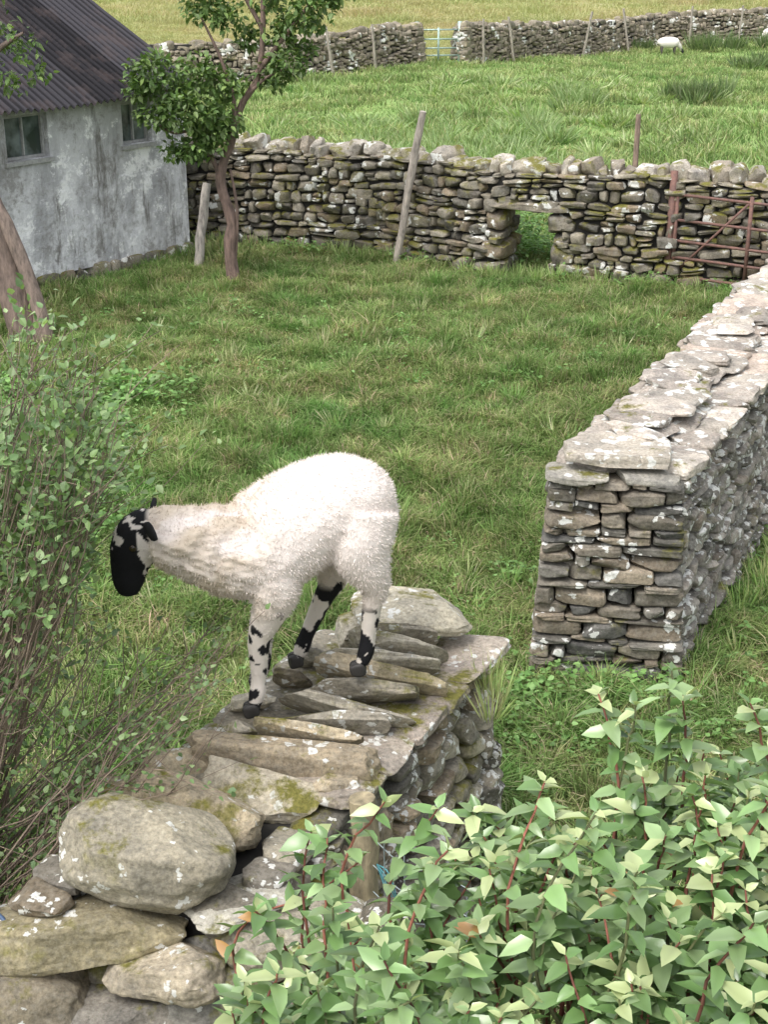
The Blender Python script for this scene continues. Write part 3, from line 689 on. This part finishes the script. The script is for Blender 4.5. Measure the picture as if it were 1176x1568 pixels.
# ------------------------------------------------------------------ shrubs
sh=empty('twiggy_shrub');tw=B();lf=B()
def envX(z): return np.interp(z,[.7,.9,1.05,1.2,1.38,1.5,1.7,1.9,2.12,2.3],[-1.05,-.86,-.60,-.40,-.42,-.72,-.70,-.62,-.78,-1.2])
def browsed(p):
    p=np.atleast_2d(p);dy=3.80-p[:,1]
    return (np.abs(p[:,2]-(1.51+dy*.45))<.145)&(np.abs(p[:,0]+.70-dy*.19)<.14)&(p[:,1]<3.95)
SP=[(.16,.25,.10),(.20,.30,.12),(.13,.21,.09),(.26,.35,.17)]
k_=0;cnt=0
while cnt<190 and k_<1200:
    k_+=1
    hi=cnt>=118
    zt=U(1.68,2.2) if hi else U(.95,2.2)
    xt=envX(zt)-abs(R0.normal())*.22;yt=3.5+U(-.35,.45)
    root=np.array([-1.38+U(-.25,.15),3.35+U(-.3,.3),U(0,.45)])
    tip=np.array([xt,yt,zt]);sw=U(-.12,.12)
    mid=root*.55+tip*.45+np.array([-.05+sw*.5,U(-.06,.06),.02+sw])
    mid2=root*.22+tip*.78+np.array([U(-.04,.04),U(-.04,.04),.0+sw*.6])
    P=spline([root,mid,mid2,tip],18);P+=R0.normal(size=P.shape)*.005
    if browsed(P).sum()>(1 if U(0,1)<.12 else 0): continue
    cnt+=1
    col=np.array([.23,.18,.14])*U(.6,1.3)
    tube(tw,P,np.linspace(.0042,.0010,18),4,col,False)
    hi=zt>1.68
    for j in range(int(U(5,10))):
        i0=int(U(4,17));d=(P[min(i0+1,17)]-P[i0-1]);d/=np.linalg.norm(d);d=d+R0.normal(size=3)*.55
        q=P[i0]+d*U(.06,.2)
        if browsed(q)[0]: continue
        tube(tw,spline([P[i0],P[i0]*.5+q*.5+R0.normal(size=3)*.012,q],5),np.linspace(.0017,.0008,5),4,col,False)
        n=int(U(8,17)) if hi and P[i0][2]>1.5 else int(U(2,8))
        t=U(.15,1.08,n)[:,None];pp=P[i0]*(1-t)+q*t+R0.normal(size=(n,3))*(.018 if hi else .009)
        pp=pp[~browsed(pp)];n=len(pp)
        leaves(lf,pp,R0.normal(size=(n,3))+d,U(.014,.028,n)*(1.2 if hi else 1),.68,np.array(SP)[R0.integers(4,size=n)]*U(.7,1.3,(n,1)),.15,.2)
print('twigs',cnt)
tw.make('twigs',M_bark,True,sh);lf.make('leaves',M_leafn,False,sh)
# glossy-leaved shrub (bottom right foreground)
gs=empty('glossy_leaved_shrub');tw=B();lf=B()
def topz(x): return np.interp(x,[-.45,-.33,-.22,-.12,-.02,.06,.15,.25,.35,.45,.62,.9],[1.24,1.40,1.54,1.66,1.73,1.77,1.81,1.84,1.88,1.92,1.95,1.95])
GP=[(.145,.25,.085),(.185,.30,.115),(.115,.205,.07),(.27,.38,.18),(.225,.33,.145)]
for k_ in range(430):
    x=U(-.42,.95);y=U(1.30,2.15)
    if x<-.25 and y<1.5: continue
    tall=U(0,1)<.10
    zt=topz(x)-max(0,(1.75-y))*.25-max(0,y-1.95)*.3-(0 if tall else abs(R0.normal())*.09)+(U(.06,.17) if tall and x>-.25 else 0)
    base=np.array([x*.6+.15+U(-.15,.15),1.75+(y-1.75)*.5,.1]);tip=np.array([x,y,zt])
    bend=R0.normal(size=3)*.05*np.array([1,1,.2])
    P=spline([base,base*.45+tip*.55+R0.normal(size=3)*.04,base*.12+tip*.88+bend,tip],20)
    P=P+R0.normal(size=P.shape)*.002
    tube(tw,P,np.linspace(.006,.0016,20),5,(np.array([.26,.10,.07]) if U(0,1)<.65 else np.array([.2,.22,.1]))*U(.5,1.2),False)
    m=11
    for j in range(m):
        tt=19*(1-.36*(j/m)**1.0)-.02;i0=int(min(tt,18));fr=tt-i0;pt=P[i0]*(1-fr)+P[i0+1]*fr
        a0=j*1.571+k_+U(-.3,.3)
        for a in(a0,a0+math.pi):
            if j>1 and U(0,1)<.12: continue
            up=.9 if j==0 else .3
            d=np.array([[math.cos(a),math.sin(a),up+U(-.5,.35)]])
            c=np.array([GP[int(R0.integers(5))]])*U(.6,1.2)
            if j<=1 and U(0,1)<.5: c=np.array([[.40,.46,.23]])
            if U(0,1)<.006: c=np.array([[.38,.22,.09]])
            leaves(lf,pt[None],d,np.array([(U(.022,.032) if j==0 else U(.034,.060))]),U(.45,.60),c,U(.1,.4),U(.2,.5),1.15)
tw.make('stems',M_bark,True,gs);lf.make('leaves',M_leafg,True,gs)
# ------------------------------------------------------------------ pipes / twine by the wall
hb=B()
for k_ in range(7):
    o=k_*.025
    tube(hb,spline([(-1.5,3.15,.60+o),(-1.15,3.06,.80+o*1.5),(-.98,2.96,.84-o),(-1.0,2.84,.70-o*2),(-1.25,2.78,.45)],24),.006,6,(.03,.05,.10),False)
hb.make('water_pipes',simple('blue_polythene',(.07,.12,.22),.4,0,10,.5,0))
hb=B()
for k_ in range(4): tube(hb,spline([(-.02,3.26,.80),(.02,3.21,.70+.03*k_),(.05,3.22,.58),(.0,3.24,.48)],14),.0022,5,(.05,.2,.22),False)
hb.make('twine',simple('green_twine',(.07,.25,.28),.7))
# ------------------------------------------------------------------ lamb
lamb=empty('lamb');bb=B()
body=[(-.02,3.975,1.53),(-.035,3.975,1.56),(-.07,3.97,1.60),(-.12,3.965,1.613),(-.18,3.955,1.597),(-.25,3.94,1.563),(-.33,3.915,1.512),(-.40,3.89,1.478),(-.470,3.865,1.485),(-.54,3.84,1.515),(-.60,3.82,1.542),(-.655,3.80,1.562),(-.685,3.795,1.570)]
rz=[.03,.095,.14,.16,.172,.180,.186,.184,.166,.142,.120,.098,.078]
ryy=[.03,.08,.12,.138,.148,.156,.152,.140,.128,.112,.096,.080,.062]
def smoothtube(pts,rz,ry,m=3,sides=20):
    n=len(pts)*m;P=spline(pts,n);t=np.linspace(0,1,n);tt=np.linspace(0,1,len(pts))
    tube(bb,P,np.interp(t,tt,rz),sides,(.7,.7,.7),True,np.interp(t,tt,ry))
smoothtube(body,rz,ryy)
smoothtube([(-.650,3.80,1.600),(-.69,3.79,1.598),(-.717,3.785,1.572),(-.739,3.78,1.522),(-.752,3.775,1.47),(-.757,3.772,1.425),(-.757,3.772,1.390)],[.03,.062,.075,.070,.055,.046,.026],[.03,.054,.062,.055,.042,.037,.022],3,16)
def leg(pts,r,sides=14): smoothtube(pts,r,r,3,sides)
leg([(-.36,3.83,1.50),(-.33,3.80,1.40),(-.348,3.785,1.32),(-.374,3.78,1.25),(-.380,3.78,1.20),(-.383,3.78,1.10),(-.388,3.775,1.055),(-.398,3.77,1.015)],[.09,.088,.056,.037,.033,.0225,.027,.021])
leg([(-.36,3.94,1.5),(-.33,3.95,1.41),(-.34,3.95,1.32),(-.37,3.95,1.24),(-.376,3.95,1.19),(-.378,3.95,1.10),(-.385,3.945,1.06),(-.395,3.94,1.02)],[.085,.08,.050,.035,.031,.022,.026,.021])
leg([(-.07,3.91,1.60),(-.075,3.88,1.5),(-.050,3.87,1.43),(-.026,3.87,1.365),(-.036,3.87,1.31),(-.049,3.87,1.20),(-.055,3.868,1.15),(-.070,3.865,1.105)],[.11,.105,.074,.045,.032,.0235,.027,.021])
leg([(-.10,4.04,1.56),(-.14,4.03,1.46),(-.155,4.03,1.38),(-.165,4.03,1.31),(-.19,4.03,1.26),(-.245,4.03,1.13),(-.26,4.028,1.09),(-.275,4.025,1.05)],[.11,.10,.066,.045,.033,.0235,.027,.021])
smoothtube([(-.015,3.975,1.62),(.010,3.975,1.59),(.016,3.975,1.54),(.010,3.975,1.48)],[.025,.03,.026,.014],[.025,.03,.026,.014],3,10)
bo=bb.make('lamb_raw',None)
md=bo.modifiers.new('r','REMESH');md.mode='VOXEL';md.voxel_size=.0055
md=bo.modifiers.new('s','SMOOTH');md.iterations=9;md.factor=.5
dg=bpy.context.evaluated_depsgraph_get();ev=bo.evaluated_get(dg);me=bpy.data.meshes.new_from_object(ev)
bpy.data.objects.remove(bo)
n=len(me.vertices);V=np.zeros(n*3);me.vertices.foreach_get('co',V);V=V.reshape(-1,3)
Nn=np.zeros(n*3);me.vertices.foreach_get('normal',Nn);Nn=Nn.reshape(-1,3)
x,y,z=V.T
head=np.clip((-.672-(x+(z-1.58)*.15))/.012,0,1)
legz=np.clip((1.335-z+.03*snoise(V,8,30,2))/.05,0,1)*(x>-.5)
wool=(1-head)*(1-legz)
neck=np.clip((-.28-x)/.15,0,1)
d=.008*snoise(V,3,55,2)*wool*(.10+neck)+.005*snoise(V,9,120,2)*wool*(.25+neck)+.007*snoise(V,5,14,1)*wool*.5
V=V+Nn*d[:,None];me.vertices.foreach_set('co',V.ravel());me.update()
base=np.tile([.775,.705,.66],(n,1))
low_tan=np.clip((1.47-z)/.15,0,1)[:,None]*.4;base=base*(1-low_tan)+np.array([.52,.45,.37])*low_tan  # blends to a darker tan towards the lower body
nk=(neck[:,None]*(.4+.45*snoise(V,3,55,2)[:,None])).clip(0,.75)*wool[:,None];base=base*(1-nk)+np.array([.54,.45,.34])*nk
sp_=snoise(V*np.array([1,1,.7]),21,85,3);bg_=snoise(V,77,34,2)
thr=np.interp(z,[1.0,1.08,1.16,1.24,1.30,1.36],[-.05,.12,.22,.22,.40,.9])
black=((sp_*.75+bg_*.6)>thr)*legz
farhind=(x>-.31)&(x<-.13)&(y>3.98)
black=np.maximum(black,(farhind&((x-(-.19-(1.26-z)*.42))>.012+.01*bg_)&(z<1.33)&(sp_>-.6))*1.)
black=np.maximum(black,((z<1.03)&(x<-.33)&(sp_>-.1))*1.)
black=np.maximum(black,((x>-.12)&(z<1.12)&(sp_>-.1))*1.)
lw=(legz*(1-black))[:,None];base=base*(1-lw)+np.array([.68,.62,.56])*lw
wp=((x>-.708+.010*bg_)&(z<1.635)&(sp_<.5))|((x<-.70)&(sp_+bg_*.8>1.05)&(z>1.42))
hb_=head*(1-wp*.9)
bl=np.maximum(hb_,black)[:,None];base=base*(1-bl)+np.array([.015,.015,.017])*bl
a=me.attributes.new('Col','FLOAT_COLOR','POINT');cc=np.ones((n,4),np.float32);cc[:,:3]=base;a.data.foreach_set('color',cc.ravel())
me.polygons.foreach_set('use_smooth',np.full(len(me.polygons),True))
def wool_mat():
    m,nt=newmat('fleece');T=NT(nt);P=pos_out(T).outputs['Position']
    c=T.n('ShaderNodeVertexColor',layer_name='Col').outputs[0]
    bs=T.n('ShaderNodeBsdfPrincipled');T.l(c,bs.inputs['Base Color']);bs.inputs['Roughness'].default_value=.75;bs.inputs['Specular IOR Level'].default_value=.12
    bp=T.n('ShaderNodeBump');bp.inputs['Strength'].default_value=.5;bp.inputs['Distance'].default_value=.005;T.l(T.noise(120,4,P,.7),bp.inputs['Height']);T.l(bp.outputs[0],bs.inputs['Normal'])
    tr=T.n('ShaderNodeBsdfTranslucent');T.l(c,tr.inputs[0])
    mx=T.n('ShaderNodeMixShader');mx.inputs[0].default_value=.10;T.l(bs.outputs[0],mx.inputs[1]);T.l(tr.outputs[0],mx.inputs[2])
    o=T.n('ShaderNodeOutputMaterial');T.l(mx.outputs[0],o.inputs[0]);return m
M_wool=wool_mat();me.materials.append(M_wool)
lo_=bpy.data.objects.new('body',me);COLL.objects.link(lo_);lo_.parent=lamb
def fibres(sel,K,l0,l1,w,nm,jit=.35):
    idx=np.where(sel)[0];ii=R0.choice(idx,K)
    p=V[ii]+R0.normal(size=(K,3))*.003;nn_=Nn[ii]+R0.normal(size=(K,3))*jit+np.array([.2,0,-.3])
    nn_/=np.linalg.norm(nn_,axis=1,keepdims=True)
    L=U(l0,l1,K)[:,None];sd=np.cross(nn_,Nn[ii]+R0.normal(size=(K,3))*.2);sd/=np.linalg.norm(sd,axis=1,keepdims=True)+1e-9
    VV=np.stack([p-sd*w-Nn[ii]*.003,p+sd*w-Nn[ii]*.003,p+nn_*L],1).reshape(-1,3)
    ff=np.arange(K*3).reshape(-1,3);cf=np.repeat(base[ii]*U(.94,1.06,(K,1)),3,axis=0)
    mk(nm,VV,ff,np.clip(cf,0,.92),M_wool,False,lamb)
fibres(wool>.5,42000,.004,.010,.0014,'fleece_fibres')
fibres((head>.3)|(legz>.3),9000,.002,.005,.0008,'face_and_leg_hair',.5)
eb=B()
def ear(p,d,L,up):
    d=np.array(d,float);d/=np.linalg.norm(d);P=[np.array(p)+d*L*t for t in(0,.25,.55,.8,1)]
    tube(eb,P,np.array([.012,.024,.026,.017,.004]),10,(.02,.02,.022),True,np.array([.008,.009,.008,.006,.003]))
ear((-.690,3.745,1.622),(.45,-.75,-.12),.085,None)
ear((-.685,3.83,1.622),(-.0,.8,.15),.085,None)
eb.make('ears',M_wool,True,lamb)
kb=B()
for yy in(3.725,3.838):
    stone(kb,(-.728,yy,1.558),(.011,.007,.011),(0,0,0),2,7,0,0,(.01,.008,.006))
kb.make('eyes',simple('eye_gloss',(.03,.02,.01),.08),True,lamb)
hf=B()
for (hx,hy,hz) in [(-.402,3.768,1.0),(-.398,3.938,1.005),(-.075,3.862,1.09),(-.28,4.022,1.035)]:
    for o in(-.012,.012):
        stone(hf,(hx-.006,hy+o,hz),(.025,.0115,.023),(0,-.3,0),3.5,8,2,.02,(.03,.027,.025))
hf.make('hooves',simple('hoof_horn',(.03,.027,.025),.6),True,lamb)
def dsheep(x,y,s,fl=1):
    e=empty('sheep');b=B();g=float(gz(x,y))
    t=lambda p:(x+p[0]*s*fl,y+p[1]*s,g+p[2]*s)
    tube(b,spline([t(q) for q in((.48,0,.5),(.42,0,.56),(.2,0,.6),(-.1,0,.6),(-.35,0,.58),(-.46,0,.5))],16),np.interp(np.linspace(0,5,16),range(6),[.05,.2,.25,.26,.22,.06])*s,12,(.8,.75,.7))
    tube(b,[t(q) for q in((-.35,0,.6),(-.52,0,.45),(-.62,0,.25))],np.array([.15,.1,.07])*s,8,(.7,.66,.6))
    tube(b,[t(q) for q in((-.58,0,.34),(-.68,0,.18),(-.72,0,.08))],np.array([.08,.065,.03])*s,8,(.03,.03,.03))
    for lx in(.32,-.28):
        for ly in(-.11,.11): tube(b,[t((lx,ly,.45)),t((lx,ly,.2)),t((lx,ly,-.02))],np.array([.06,.035,.03])*s,6,(.1,.09,.08))
    b.make('body',M_wool,True,e)
dsheep(8.35,43.3,.62,-1);dsheep(11.9,45.3,.62,1)
# ------------------------------------------------------------------ light, world, camera
w=bpy.data.worlds.new('World');scene.world=w;w.use_nodes=True;nt=w.node_tree;bg=nt.nodes['Background']
sky=nt.nodes.new('ShaderNodeTexSky');sky.sky_type='NISHITA';sky.sun_disc=False
EL=60;AZ=-140
sky.sun_elevation=math.radians(EL);sky.sun_rotation=math.radians(AZ);sky.air_density=1.;sky.dust_density=4.;sky.ozone_density=1.
hs=nt.nodes.new('ShaderNodeHueSaturation');hs.inputs['Saturation'].default_value=.3;hs.inputs['Value'].default_value=2.2
nt.links.new(sky.outputs[0],hs.inputs['Color']);nt.links.new(hs.outputs[0],bg.inputs[0]);bg.inputs[1].default_value=.15
sl=bpy.data.lights.new('sun','SUN');sl.energy=1.5;sl.angle=math.radians(28);sl.color=(1,.965,.92)
so=bpy.data.objects.new('sun',sl);COLL.objects.link(so)
el=math.radians(EL);az=math.radians(AZ)
dv=Vector((math.sin(az)*math.cos(el),math.cos(az)*math.cos(el),math.sin(el)))
so.rotation_euler=(-dv).to_track_quat('-Z','Y').to_euler()
cd=bpy.data.cameras.new('camera');cd.sensor_fit='VERTICAL';cd.sensor_height=24;cd.lens=12/math.tan(math.radians(20));cd.clip_start=.05;cd.clip_end=4000
co=bpy.data.objects.new('camera',cd);COLL.objects.link(co);co.location=(0,0,3.2);co.rotation_euler=(math.radians(90-22.3),0,0);scene.camera=co
scene.view_settings.view_transform='Standard';scene.view_settings.look='None';scene.view_settings.exposure=0
print('done')
